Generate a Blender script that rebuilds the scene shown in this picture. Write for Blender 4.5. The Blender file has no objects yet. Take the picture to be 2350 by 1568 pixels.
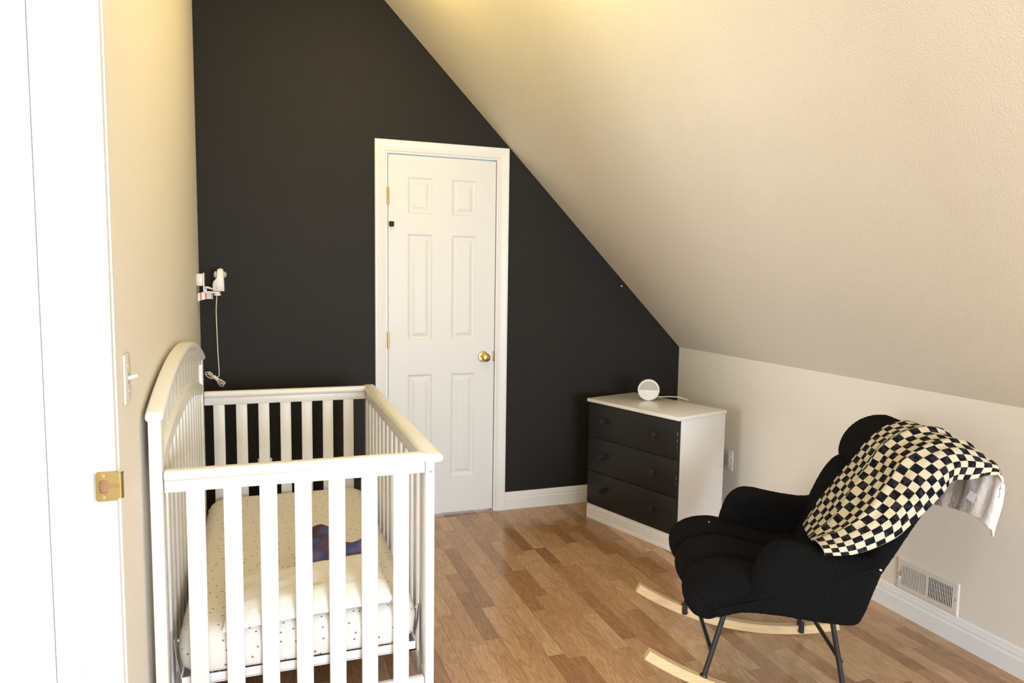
import bpy, bmesh, math, random
from mathutils import Vector, Matrix, noise
random.seed(7)
PI = math.pi
S = bpy.context.scene
COL = S.collection

# ------------------------------------------------------------------ camera
W_PX, F_PX = 2350.0, 1613.91
yaw, pitch, roll = 0.3384, 0.0914, 0.0145
fw = Vector((math.sin(yaw)*math.cos(pitch), math.cos(yaw)*math.cos(pitch), -math.sin(pitch)))
r0 = Vector((math.cos(yaw), -math.sin(yaw), 0)); u0 = r0.cross(fw)
rt = math.cos(roll)*r0 + math.sin(roll)*u0
up = -math.sin(roll)*r0 + math.cos(roll)*u0
cam = bpy.data.cameras.new('camera'); cam.sensor_width = 36.0; cam.lens = F_PX*36.0/W_PX
cam.clip_start = 0.02
camo = bpy.data.objects.new('camera', cam); COL.objects.link(camo)
M = Matrix((rt, up, -fw)).transposed().to_4x4(); M.translation = Vector((-0.6415, -3.8712, 1.3827))
camo.matrix_world = M
S.camera = camo

# ------------------------------------------------------------------ world, lights, exposure
wd = bpy.data.worlds.new('world'); S.world = wd; wd.use_nodes = True
bgn = wd.node_tree.nodes['Background']
bgn.inputs['Color'].default_value = (0.72, 0.85, 1.0, 1); bgn.inputs['Strength'].default_value = 1.2
S.view_settings.view_transform = 'Standard'; S.view_settings.look = 'None'
S.view_settings.gamma = 1.0; S.view_settings.use_curve_mapping = False
S.view_settings.exposure = 0.26

def area(name, loc, direction, sx, sy, power, col):
    l = bpy.data.lights.new(name, 'AREA'); l.shape = 'RECTANGLE'; l.size = sx; l.size_y = sy
    l.energy = power; l.color = col
    o = bpy.data.objects.new(name, l); COL.objects.link(o); o.location = loc
    o.rotation_euler = Vector(direction).to_track_quat('-Z', 'Y').to_euler()
    return o
# daylight through the window behind the camera; an added area beyond the doorway lifts knee wall and slope
area('window_daylight', (0.35, -6.35, 1.20), (0, 1, 0.0), 1.50, 1.10, 200.0, (0.80, 0.90, 1.0))
area('hall_fill_daylight', (-4.25, -4.30, 1.45), (0.83, 0.55, -0.02), 1.40, 1.30, 140.0, (0.93, 0.96, 1.0))
LAMPS = ((-0.05, -1.74, 2.47, 12.0), (-0.22, -0.80, 2.63, 5.5)); LAMP_COL = (1.0, 0.77, 0.20)  # second entry is an added fill lamp for the far slope and wall

# ------------------------------------------------------------------ materials
def mat(name, col, rough=0.5, spec=0.5, metal=0.0):
    m = bpy.data.materials.new(name); m.use_nodes = True
    b = m.node_tree.nodes['Principled BSDF']
    b.inputs['Base Color'].default_value = (*col, 1); b.inputs['Roughness'].default_value = rough
    b.inputs['Metallic'].default_value = metal; b.inputs['Specular IOR Level'].default_value = spec
    return m
def N(m, t, **kw):
    n = m.node_tree.nodes.new(t)
    for k, v in kw.items(): setattr(n, k, v)
    return n
def L(m, a, b): m.node_tree.links.new(a, b)
def bsdf(m): return m.node_tree.nodes['Principled BSDF']
def add_bump(m, scale, strength, dist, detail=2.0, coord='Object', vec=None):
    no = N(m, 'ShaderNodeTexNoise'); no.inputs['Scale'].default_value = scale; no.inputs['Detail'].default_value = detail
    if vec is None:
        tc = N(m, 'ShaderNodeTexCoord'); L(m, tc.outputs[coord], no.inputs['Vector'])
    else: L(m, vec, no.inputs['Vector'])
    bu = N(m, 'ShaderNodeBump'); bu.inputs['Strength'].default_value = strength; bu.inputs['Distance'].default_value = dist
    L(m, no.outputs['Fac'], bu.inputs['Height']); L(m, bu.outputs['Normal'], bsdf(m).inputs['Normal'])
    return no
def add_var(m, c1, c2, scale, lo=0.35, hi=0.65, detail=4.0, coord='Object', stretch=(1, 1, 1)):
    tc = N(m, 'ShaderNodeTexCoord'); mp = N(m, 'ShaderNodeMapping'); mp.inputs['Scale'].default_value = stretch
    L(m, tc.outputs[coord], mp.inputs['Vector'])
    no = N(m, 'ShaderNodeTexNoise'); no.inputs['Scale'].default_value = scale; no.inputs['Detail'].default_value = detail
    L(m, mp.outputs['Vector'], no.inputs['Vector'])
    cr = N(m, 'ShaderNodeValToRGB'); e = cr.color_ramp.elements
    e[0].position = lo; e[0].color = (*c1, 1); e[1].position = hi; e[1].color = (*c2, 1)
    L(m, no.outputs['Fac'], cr.inputs['Fac']); L(m, cr.outputs['Color'], bsdf(m).inputs['Base Color'])
    return cr

m_wall = mat('beige_paint', (0.785, 0.735, 0.665), 0.75, 0.25); add_bump(m_wall, 230, 0.22, 0.0025, 3)
m_ceil = mat('ceiling_paint', (0.775, 0.715, 0.605), 0.8, 0.2); add_bump(m_ceil, 190, 0.35, 0.003, 3)
m_black = mat('black_wall_paint', (0.0130, 0.0112, 0.0092), 0.62, 0.28); add_bump(m_black, 230, 0.25, 0.0025, 3)
m_trim = mat('white_trim_paint', (0.82, 0.82, 0.82), 0.38, 0.4)
m_door = mat('white_door_paint', (0.785, 0.785, 0.79), 0.42, 0.4); add_bump(m_door, 90, 0.03, 0.001, 4)
m_crib = mat('white_crib_paint', (0.84, 0.83, 0.815), 0.36, 0.45)
m_plastic = mat('white_plastic', (0.80, 0.78, 0.74), 0.35, 0.5)
m_switch = mat('switch_plastic', (0.74, 0.70, 0.62), 0.4, 0.5)
m_dark = mat('dark_slot', (0.015, 0.014, 0.013), 0.7)
m_brass = mat('brass', (0.72, 0.50, 0.20), 0.22, 0.5, 1.0)
m_brass2 = mat('aged_brass', (0.34, 0.245, 0.10), 0.45, 0.5, 1.0)
m_rawwood = mat('raw_wood', (0.30, 0.15, 0.07), 0.8)
m_steel = mat('zinc_steel', (0.55, 0.55, 0.54), 0.35, 0.5, 1.0)
m_blackmetal = mat('black_metal', (0.014, 0.014, 0.016), 0.35, 0.5)
m_dresser_w = mat('dresser_white', (0.80, 0.79, 0.77), 0.5, 0.4)
add_var(m_dresser_w, (0.56, 0.50, 0.45), (0.81, 0.795, 0.775), 9.0, 0.26, 0.34, 6)
m_dresser_top = mat('dresser_top_white', (0.82, 0.79, 0.75), 0.22, 0.5)
m_dresser_b = mat('dresser_black', (0.013, 0.0125, 0.012), 0.48, 0.45); add_bump(m_dresser_b, 45, 0.12, 0.003, 5)
m_chip = mat('chipped_paint', (0.60, 0.58, 0.55), 0.6)
m_fleece = mat('white_fleece', (0.83, 0.80, 0.78), 0.95, 0.1); add_bump(m_fleece, 60, 0.6, 0.006, 3)
m_hem = mat('cream_hem', (0.80, 0.74, 0.62), 0.9, 0.1)
m_label = mat('care_label', (0.75, 0.76, 0.80), 0.7)
m_cord = mat('white_cord', (0.78, 0.74, 0.66), 0.5)
m_grey = mat('speaker_grey', (0.48, 0.46, 0.42), 0.8); add_bump(m_grey, 900, 0.3, 0.001)
m_mark = mat('grey_print', (0.33, 0.31, 0.28), 0.6)
m_red = mat('red_stripe', (0.62, 0.10, 0.05), 0.5)
m_vent = mat('register_enamel', (0.72, 0.68, 0.62), 0.4, 0.5)
m_glass = bpy.data.materials.new('window_glass'); m_glass.use_nodes = True
_nt = m_glass.node_tree; _nt.nodes.clear()
_o = _nt.nodes.new('ShaderNodeOutputMaterial'); _t = _nt.nodes.new('ShaderNodeBsdfTransparent'); _g = _nt.nodes.new('ShaderNodeBsdfGlossy')
_g.inputs['Roughness'].default_value = 0.02; _mx = _nt.nodes.new('ShaderNodeMixShader'); _mx.inputs[0].default_value = 0.06
_nt.links.new(_t.outputs[0], _mx.inputs[1]); _nt.links.new(_g.outputs[0], _mx.inputs[2]); _nt.links.new(_mx.outputs[0], _o.inputs[0])
m_lampglass = mat('lamp_glass', (0.9, 0.82, 0.66), 0.4)
bsdf(m_lampglass).inputs['Emission Color'].default_value = (1.0, 0.80, 0.48, 1); bsdf(m_lampglass).inputs['Emission Strength'].default_value = 3.0

# chair boucle
m_boucle = mat('black_boucle', (0.0058, 0.0058, 0.0066), 0.95, 0.04)
bsdf(m_boucle).inputs['Sheen Weight'].default_value = 0.02; bsdf(m_boucle).inputs['Sheen Roughness'].default_value = 0.6
add_bump(m_boucle, 330, 1.0, 0.010, 3)
# pale ash for the rockers
m_ash = mat('ash_wood', (0.62, 0.44, 0.25), 0.5, 0.4)
add_var(m_ash, (0.56, 0.38, 0.20), (0.68, 0.50, 0.29), 14.0, 0.3, 0.7, 6, 'Object', (1.0, 12.0, 9.0))
# floor strips
def floor_mat():
    m = mat('laminate_strip', (0.4, 0.2, 0.1), 0.20, 0.5)
    ge = N(m, 'ShaderNodeNewGeometry'); oi = N(m, 'ShaderNodeObjectInfo')
    ad = N(m, 'ShaderNodeMath', operation='ADD'); L(m, ge.outputs['Random Per Island'], ad.inputs[0]); L(m, oi.outputs['Random'], ad.inputs[1])
    fr = N(m, 'ShaderNodeMath', operation='FRACT'); L(m, ad.outputs[0], fr.inputs[0])
    m7 = N(m, 'ShaderNodeMath', operation='MULTIPLY'); L(m, fr.outputs[0], m7.inputs[0]); m7.inputs[1].default_value = 37.0
    cx = N(m, 'ShaderNodeCombineXYZ'); L(m, m7.outputs[0], cx.inputs[0]); L(m, m7.outputs[0], cx.inputs[1]); L(m, m7.outputs[0], cx.inputs[2])
    va = N(m, 'ShaderNodeVectorMath', operation='ADD'); L(m, ge.outputs['Position'], va.inputs[0]); L(m, cx.outputs[0], va.inputs[1])
    mp = N(m, 'ShaderNodeMapping'); mp.inputs['Scale'].default_value = (16, 2.6, 1); L(m, va.outputs[0], mp.inputs['Vector'])
    # cathedral figure: distorted rings from low-frequency noise
    n1 = N(m, 'ShaderNodeTexNoise'); n1.inputs['Scale'].default_value = 0.9; n1.inputs['Detail'].default_value = 2.0; L(m, mp.outputs[0], n1.inputs['Vector'])
    k = N(m, 'ShaderNodeMath', operation='MULTIPLY'); L(m, n1.outputs['Fac'], k.inputs[0]); k.inputs[1].default_value = 85.0
    sn = N(m, 'ShaderNodeMath', operation='SINE'); L(m, k.outputs[0], sn.inputs[0])
    n2 = N(m, 'ShaderNodeTexNoise'); n2.inputs['Scale'].default_value = 9.0; n2.inputs['Detail'].default_value = 5.0; L(m, mp.outputs[0], n2.inputs['Vector'])
    base = N(m, 'ShaderNodeValToRGB'); e = base.color_ramp.elements
    e[0].position = 0.0; e[0].color = (0.330, 0.175, 0.085, 1); e[1].position = 1.0; e[1].color = (0.600, 0.385, 0.220, 1)
    for p, c in ((0.20, (0.400, 0.215, 0.108)), (0.42, (0.470, 0.268, 0.140)), (0.75, (0.520, 0.312, 0.168))):
        el = base.color_ramp.elements.new(p); el.color = (*c, 1)
    L(m, fr.outputs[0], base.inputs['Fac'])
    f1 = N(m, 'ShaderNodeMapRange'); L(m, sn.outputs[0], f1.inputs['Value']); f1.inputs['From Min'].default_value = -1; f1.inputs['From Max'].default_value = 1
    f1.inputs['To Min'].default_value = 0.86; f1.inputs['To Max'].default_value = 1.06
    f2 = N(m, 'ShaderNodeMapRange'); L(m, n2.outputs['Fac'], f2.inputs['Value']); f2.inputs['From Min'].default_value = 0.3; f2.inputs['From Max'].default_value = 0.7
    f2.inputs['To Min'].default_value = 0.88; f2.inputs['To Max'].default_value = 1.08
    mu = N(m, 'ShaderNodeMath', operation='MULTIPLY'); L(m, f1.outputs[0], mu.inputs[0]); L(m, f2.outputs[0], mu.inputs[1])
    vm = N(m, 'ShaderNodeVectorMath', operation='SCALE'); L(m, base.outputs['Color'], vm.inputs[0]); L(m, mu.outputs[0], vm.inputs['Scale'])
    L(m, vm.outputs[0], bsdf(m).inputs['Base Color'])
    bu = N(m, 'ShaderNodeBump'); bu.inputs['Strength'].default_value = 0.06; bu.inputs['Distance'].default_value = 0.002
    L(m, n2.outputs['Fac'], bu.inputs['Height']); L(m, bu.outputs['Normal'], bsdf(m).inputs['Normal'])
    return m
m_floor = floor_mat()
m_sub = mat('floor_joint', (0.22, 0.12, 0.06), 0.7)
m_hallfloor = mat('hall_carpet', (0.70, 0.68, 0.64), 0.9, 0.1)
m_sheet = mat('dotted_sheet', (0.8, 0.76, 0.7), 0.85, 0.15)
def sheet_nodes(m):
    uv = N(m, 'ShaderNodeUVMap')
    vo = N(m, 'ShaderNodeTexVoronoi', voronoi_dimensions='2D', feature='F1'); vo.inputs['Scale'].default_value = 25.0; vo.inputs['Randomness'].default_value = 0.85
    L(m, uv.outputs['UV'], vo.inputs['Vector'])
    lt = N(m, 'ShaderNodeMath', operation='LESS_THAN'); L(m, vo.outputs['Distance'], lt.inputs[0]); lt.inputs[1].default_value = 0.078
    mx = N(m, 'ShaderNodeMix', data_type='RGBA'); L(m, lt.outputs[0], mx.inputs['Factor'])
    mx.inputs['A'].default_value = (0.79, 0.75, 0.705, 1); mx.inputs['B'].default_value = (0.20, 0.19, 0.22, 1)
    L(m, mx.outputs['Result'], bsdf(m).inputs['Base Color'])
    add_bump(m, 6, 0.15, 0.01, 2)
sheet_nodes(m_sheet)
m_pillow = mat('pillow_cotton', (0.83, 0.80, 0.765), 0.85, 0.15); add_bump(m_pillow, 16, 0.8, 0.016, 3)
m_galaxy = mat('galaxy_fabric', (0.1, 0.1, 0.3), 0.8, 0.2)
def galaxy_nodes(m):
    tc = N(m, 'ShaderNodeTexCoord')
    no = N(m, 'ShaderNodeTexNoise'); no.inputs['Scale'].default_value = 11.0; no.inputs['Detail'].default_value = 3.0; L(m, tc.outputs['Object'], no.inputs['Vector'])
    cr = N(m, 'ShaderNodeValToRGB'); els = cr.color_ramp.elements
    els[0].position = 0.30; els[0].color = (0.055, 0.040, 0.085, 1); els[1].position = 0.72; els[1].color = (0.20, 0.26, 0.25, 1)
    for p, c in ((0.40, (0.12, 0.065, 0.075)), (0.47, (0.075, 0.060, 0.15)), (0.54, (0.060, 0.095, 0.30)), (0.62, (0.15, 0.13, 0.25))):
        e = els.new(p); e.color = (*c, 1)
    L(m, no.outputs['Fac'], cr.inputs['Fac']); L(m, cr.outputs['Color'], bsdf(m).inputs['Base Color'])
    add_bump(m, 300, 0.4, 0.003, 2)
galaxy_nodes(m_galaxy)
m_check = mat('checked_knit', (0.5, 0.5, 0.5), 0.92, 0.1)
def check_nodes(m):
    uv = N(m, 'ShaderNodeUVMap'); sx = N(m, 'ShaderNodeSeparateXYZ'); L(m, uv.outputs['UV'], sx.inputs[0])
    ck = N(m, 'ShaderNodeTexChecker'); ck.inputs['Scale'].default_value = 1.0
    ck.inputs['Color1'].default_value = (0.80, 0.71, 0.535, 1); ck.inputs['Color2'].default_value = (0.0095, 0.009, 0.017, 1)
    L(m, uv.outputs['UV'], ck.inputs['Vector'])
    # knitted ribs run along v: five per square; thin pale threads cross the dark squares
    k = N(m, 'ShaderNodeMath', operation='MULTIPLY'); L(m, sx.outputs['Y'], k.inputs[0]); k.inputs[1].default_value = 2*PI*5
    sn = N(m, 'ShaderNodeMath', operation='SINE'); L(m, k.outputs[0], sn.inputs[0])
    gt = N(m, 'ShaderNodeMath', operation='GREATER_THAN'); L(m, sn.outputs[0], gt.inputs[0]); gt.inputs[1].default_value = 0.90
    no = N(m, 'ShaderNodeTexNoise'); no.inputs['Scale'].default_value = 1.3; L(m, uv.outputs['UV'], no.inputs['Vector'])
    g2 = N(m, 'ShaderNodeMath', operation='GREATER_THAN'); L(m, no.outputs['Fac'], g2.inputs[0]); g2.inputs[1].default_value = 0.52
    mm = N(m, 'ShaderNodeMath', operation='MULTIPLY'); L(m, gt.outputs[0], mm.inputs[0]); L(m, g2.outputs[0], mm.inputs[1])
    m2 = N(m, 'ShaderNodeMath', operation='MULTIPLY'); L(m, mm.outputs[0], m2.inputs[0]); m2.inputs[1].default_value = 0.30
    mx = N(m, 'ShaderNodeMix', data_type='RGBA'); L(m, m2.outputs[0], mx.inputs['Factor']); L(m, ck.outputs['Color'], mx.inputs['A']); mx.inputs['B'].default_value = (0.62, 0.55, 0.42, 1)
    L(m, mx.outputs['Result'], bsdf(m).inputs['Base Color'])
    bu = N(m, 'ShaderNodeBump'); bu.inputs['Strength'].default_value = 0.6; bu.inputs['Distance'].default_value = 0.003
    L(m, sn.outputs[0], bu.inputs['Height']); L(m, bu.outputs['Normal'], bsdf(m).inputs['Normal'])
check_nodes(m_check)

# ------------------------------------------------------------------ helpers
def empty(name, loc=(0, 0, 0), rotz=0.0):
    o = bpy.data.objects.new(name, None); o.empty_display_size = 0.1
    COL.objects.link(o); o.location = loc; o.rotation_euler = (0, 0, rotz); return o
def tag(o, label=None, cat=None, group=None, kind=None):
    if label: o['label'] = label
    if cat: o['category'] = cat
    if group: o['group'] = group
    if kind: o['kind'] = kind
    return o
def link(name, me, m, parent=None, loc=(0, 0, 0), rot=(0, 0, 0)):
    o = bpy.data.objects.new(name, me); COL.objects.link(o)
    if m is not None and len(me.materials) == 0:
        for q in (m if isinstance(m, (list, tuple)) else [m]): me.materials.append(q)
    if parent is not None: o.parent = parent
    o.location = loc; o.rotation_euler = rot
    return o
def mesh(name, verts, faces, smooth=None):
    me = bpy.data.meshes.new(name); me.from_pydata([tuple(v) for v in verts], [], faces); me.update()
    bm = bmesh.new(); bm.from_mesh(me); bmesh.ops.remove_doubles(bm, verts=bm.verts[:], dist=1e-6); bmesh.ops.recalc_face_normals(bm, faces=bm.faces[:]); bm.to_mesh(me); bm.free()
    shade(me, smooth); return me
def shade(me, smooth):
    if smooth is not None:
        me.polygons.foreach_set('use_smooth', [True]*len(me.polygons))
        me.set_sharp_from_angle(angle=math.radians(smooth)); me.update()
def from_bm(name, bm, smooth=None):
    bmesh.ops.recalc_face_normals(bm, faces=bm.faces[:])
    me = bpy.data.meshes.new(name); bm.to_mesh(me); bm.free(); shade(me, smooth); return me
def off(parent, world):
    """world point -> parent space for an unrotated parent"""
    return Vector(world) - (Vector(parent.location) if parent is not None else Vector((0, 0, 0)))
def bm_box(bm, x0, x1, y0, y1, z0, z1, bev=0.0, seg=2):
    r = bmesh.ops.create_cube(bm, size=1.0)['verts']
    for v in r:
        v.co = Vector(((x0+x1)/2 + v.co.x*(x1-x0), (y0+y1)/2 + v.co.y*(y1-y0), (z0+z1)/2 + v.co.z*(z1-z0)))
    if bev > 0:
        es = list({e for v in r for e in v.link_edges})
        bmesh.ops.bevel(bm, geom=es, offset=bev, segments=seg, affect='EDGES', profile=0.5)
def box(name, x0, x1, y0, y1, z0, z1, m, parent=None, bev=0.0, seg=2, local=False):
    """world-coordinate box; its origin sits at its own centre"""
    c = Vector(((x0+x1)/2, (y0+y1)/2, (z0+z1)/2)); bm = bmesh.new()
    bm_box(bm, x0-c.x, x1-c.x, y0-c.y, y1-c.y, z0-c.z, z1-c.z, bev, seg)
    me = from_bm(name, bm, 40 if bev > 0 else None)
    return link(name, me, m, parent, c if local else off(parent, c))
def multi_box(name, boxes, m, parent=None):
    bm = bmesh.new()
    p = off(parent, (0, 0, 0))
    for b in boxes: bm_box(bm, *b[:6], *(b[6:] if len(b) > 6 else ()))
    me = from_bm(name, bm, 40); o = link(name, me, m, parent, p); return o
def prism(name, poly, axis, a0, a1, m, parent=None, smooth=None):
    """extrude a 2-D polygon along an axis ('x': poly=(y,z), 'y': poly=(x,z))"""
    n = len(poly); vs = []
    for a in (a0, a1):
        for p, q in poly: vs.append((a, p, q) if axis == 'x' else (p, a, q) if axis == 'y' else (p, q, a))
    fs = [list(range(n)), list(range(n, 2*n))] + [[i, (i+1) % n, n+(i+1) % n, n+i] for i in range(n)]
    c = sum((Vector(v) for v in vs), Vector())/len(vs)
    return link(name, mesh(name, [Vector(v)-c for v in vs], fs, smooth), m, parent, off(parent, c))
def rings(name, rs, m, parent=None, loc=(0, 0, 0), closed=True, caps=True, smooth=60, rot=(0, 0, 0)):
    n = len(rs[0]); vs = [v for r in rs for v in r]; fs = []
    for k in range(len(rs)-1):
        for i in range(n if closed else n-1):
            j = (i+1) % n; fs.append([k*n+i, k*n+j, (k+1)*n+j, (k+1)*n+i])
    if caps: fs += [list(range(n)), list(range((len(rs)-1)*n, len(rs)*n))]
    return link(name, mesh(name, vs, fs, smooth), m, parent, loc, rot)
def catmull(pts, n, closed=False):
    P = [Vector(p) for p in pts]; out = []; K = len(P) if closed else len(P)-1
    for t in range(n if closed else n+1):
        u = t/n*K; i = min(int(u), K-1); f = u-i
        g = (lambda k: P[k % len(P)]) if closed else (lambda k: P[max(0, min(len(P)-1, k))])
        a, b, c, d = g(i-1), g(i), g(i+1), g(i+2)
        out.append(0.5*((2*b)+(c-a)*f+(2*a-5*b+4*c-d)*f*f+(3*b-a-3*c+d)*f**3))
    return out
def tube(name, pts, r, m, parent=None, seg=10, smooth_n=0, loc=(0, 0, 0), caps=True):
    P = [Vector(p) for p in pts]
    if smooth_n: P = catmull(P, smooth_n)
    rs = []; prev = None
    for i, p in enumerate(P):
        t = (P[min(i+1, len(P)-1)]-P[max(i-1, 0)]).normalized()
        if prev is None:
            a = Vector((0, 0, 1)) if abs(t.z) < 0.9 else Vector((1, 0, 0)); nrm = (a-t*a.dot(t)).normalized()
        else: nrm = (prev-t*prev.dot(t)).normalized()
        prev = nrm; bi = t.cross(nrm); 
        if isinstance(r, (list, tuple)):
            q = i/(len(P)-1)*(len(r)-1); q0 = min(int(q), len(r)-2); rr = r[q0]+(r[q0+1]-r[q0])*(q-q0)
        else: rr = r
        rs.append([p+nrm*math.cos(2*PI*k/seg)*rr+bi*math.sin(2*PI*k/seg)*rr for k in range(seg)])
    return rings(name, rs, m, parent, loc, caps=caps, smooth=50)
def lathe(name, prof, m, parent=None, loc=(0, 0, 0), rot=(0, 0, 0), seg=32):
    """prof: (radius, height) along local z"""
    rs = [[Vector((r*math.cos(2*PI*k/seg), r*math.sin(2*PI*k/seg), h)) for k in range(seg)] for r, h in prof]
    return rings(name, rs, m, parent, loc, smooth=40, rot=rot)
def sweep_profile(name, prof, path, m, parent=None, smooth=None):
    """prof: list of (a,b); path: function returning a world ring for each profile point; open strip with thickness folded in prof"""
    cols = [path(a, b) for a, b in prof]; n = len(cols[0]); vs = [v for c in cols for v in c]; fs = []
    K = len(cols)
    for i in range(K):
        j = (i+1) % K
        for k in range(n-1): fs.append([i*n+k, j*n+k, j*n+k+1, i*n+k+1])
    fs += [[i*n for i in range(K)], [i*n+n-1 for i in range(K)]]
    c = sum((Vector(v) for v in vs), Vector())/len(vs)
    return link(name, mesh(name, [Vector(v)-c for v in vs], fs, smooth), m, parent, off(parent, c))

# ------------------------------------------------------------------ room shell
XL, XR, ZK, YF, ZC = -0.952, 1.856, 0.952, -6.20, 2.85
XS = XR-(ZC-ZK)            # where the 45 degree slope meets the flat ceiling
DX0, DX1, DZ = -0.006, 0.616, 2.040

# black end wall with the closet door opening
def wall_with_hole():
    bm = bmesh.new()
    def pr(poly):
        v0 = [bm.verts.new((x, 0.0, z)) for x, z in poly]; v1 = [bm.verts.new((x, 0.12, z)) for x, z in poly]
        n = len(poly); bm.faces.new(v0); bm.faces.new(v1[::-1])
        for i in range(n): bm.faces.new((v0[i], v0[(i+1) % n], v1[(i+1) % n], v1[i]))
    e = 0.10
    pr([(XL-e, -0.05), (DX0-.02, -0.05), (DX0-.02, ZK+(XR-DX0+.02)), (XS, ZC), (XL-e, ZC)])
    pr([(DX1+.02, -0.05), (XR+e, -0.05), (XR+e, ZK), (XR, ZK), (DX1+.02, ZK+(XR-DX1-.02))])
    pr([(DX0-.02, DZ+.02), (DX1+.02, DZ+.02), (DX1+.02, ZK+(XR-DX1-.02)), (DX0-.02, ZK+(XR-DX0+.02))])
    return from_bm('wall_back', bm)
o = link('wall_back', wall_with_hole(), m_black); tag(o, kind='structure', label='matte black painted gable end wall')
JY, JY2, JZ = -2.27, -3.09, 2.04      # hall doorway in the left wall
XH = -1.055
o = multi_box('wall_left', [(XH, XL, JY+.02, 0.0, -0.05, ZC), (XH, XL, YF, JY2-.02, -0.05, ZC), (XH, XL, JY2-.02, JY+.02, JZ+.02, ZC)], m_wall)
tag(o, kind='structure', label='beige painted side wall beside the crib')
o = box('wall_right', XR, XR+.10, YF, 0.0, -0.05, ZK, m_wall); tag(o, kind='structure', label='low beige knee wall under the sloped ceiling')
e = 0.10
o = prism('ceiling', [(XR, ZK), (XS, ZC), (XS, ZC+e), (XS+e*0.4, ZC+e), (XR+e, ZK+e*0.4), (XR+e, ZK)], 'y', YF, 0.0, m_ceil); tag(o, kind='structure', label='steep beige sloped ceiling')
o = box('ceiling', XH, XS, YF, 0.0, ZC, ZC+e, m_ceil); tag(o, kind='structure', label='flat ceiling strip above the crib')
# wall behind the camera with its window
wx0, wx1, wz0, wz1 = -0.40, 1.10, 0.65, 1.70
def zc(x): return min(ZC, ZK+(XR-x))
bm = bmesh.new()
def pr2(poly):
    v0 = [bm.verts.new((x, YF, z)) for x, z in poly]; v1 = [bm.verts.new((x, YF-.12, z)) for x, z in poly]; n = len(poly)
    bm.faces.new(v0); bm.faces.new(v1[::-1])
    for i in range(n): bm.faces.new((v0[i], v0[(i+1) % n], v1[(i+1) % n], v1[i]))
wz1s = wz1
pr2([(XH, -.05), (wx0, -.05), (wx0, ZC), (XH, ZC)])
pr2([(wx0, -.05), (wx1, -.05), (wx1, wz0), (wx0, wz0)])
pr2([(wx0, wz1), (wx1, wz1), (wx1, zc(wx1)), (XS, ZC), (wx0, ZC)])
pr2([(wx1, -.05), (XR+.1, -.05), (XR+.1, ZK), (XR, ZK), (wx1, zc(wx1))])
o = link('wall_front', from_bm('wall_front', bm), m_wall); tag(o, kind='structure', label='beige wall behind the viewpoint with a window')
win = empty('window_1', ((wx0+wx1)/2, YF, wz0)); tag(win, kind='structure', label='wide white framed window')
for nm, b in (('window_frame', (wx0, wx0+.05, YF-.08, YF-.02, wz0, wz1)), ('window_frame', (wx1-.05, wx1, YF-.08, YF-.02, wz0, wz1s)),
              ('window_frame', (wx0, wx1, YF-.08, YF-.02, wz0, wz0+.05)), ('window_frame', (wx0, wx1, YF-.08, YF-.02, wz1-.05, wz1)),
              ('window_mullion', ((wx0+wx1)/2-.02, (wx0+wx1)/2+.02, YF-.08, YF-.02, wz0, wz1))):
    box(nm, *b, m_trim, win, 0.004)
box('window_sill', wx0-.05, wx1+.05, YF-.02, YF+.06, wz0-.03, wz0, m_trim, win, 0.005)
prism('pane', [(wx0, wz0), (wx1, wz0), (wx1, wz1), (wx0, wz1)], 'y', YF-.052, YF-.048, m_glass, win)

# floor: laminate strips laid on a slab; the nearest 300 in view are separate pieces
floor = box('floor', XL-.10, XR+.10, YF-.10, 0.12, -0.06, -0.0022, m_sub); tag(floor, kind='structure', label='honey brown wood laminate floor in staggered strips')
SWID, GAP = 0.0635, 0.0003
LENS = (0.20, 0.24, 0.28, 0.33, 0.38, 0.42)
def strip_mesh(lw, ll):
    b = 0.0003; h = 0.0022
    vs = [(-lw/2, -ll/2, -h), (lw/2, -ll/2, -h), (lw/2, ll/2, -h), (-lw/2, ll/2, -h), (-lw/2+b, -ll/2+b, 0), (lw/2-b, -ll/2+b, 0), (lw/2-b, ll/2-b, 0), (-lw/2+b, ll/2-b, 0)]
    return mesh('floor_strip', vs, [[4, 5, 6, 7], [0, 1, 5, 4], [1, 2, 6, 5], [2, 3, 7, 6], [3, 0, 4, 7]])
SM = {l: strip_mesh(SWID-GAP, l-GAP) for l in LENS}
for me_ in SM.values(): me_.materials.append(m_floor)
rnd = random.Random(11)
cand = []
ncol = int((XR-XL)/SWID)+1
for i in range(ncol):
    x = XL+SWID*(i+0.5)
    if x-SWID/2 > XR: break
    y = 0.0+rnd.uniform(0.0, 0.45)
    while y > YF:
        l = rnd.choice(LENS); cand.append((x, y-l/2, l)); y -= l
def to_px(p):
    d = Vector(p)-M.translation; z = d.dot(fw)
    if z < 0.3: return None
    return (1175+F_PX*d.dot(rt)/z, 784-F_PX*d.dot(up)/z, z)
vis, rest = [], []
for c in cand:
    q = to_px((c[0], c[1], 0)); ok = False
    if q and 930 < q[0] < 2380 and 1120 < q[1] < 1600: ok = True
    if q and 440 < q[0] <= 930 and 1380 < q[1] < 1620: ok = True
    (vis if ok else rest).append((c, q[2] if q else 99))
vis.sort(key=lambda t: t[1])
rest = [c for c, _ in rest]+[c for c, _ in vis[300:]]; vis = [c for c, _ in vis[:300]]
fo = off(floor, (0, 0, 0))
for x, y, l in vis: link('floor_strip', SM[l], None, floor, fo+Vector((x, y, 0)))
vs, fs = [], []
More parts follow.
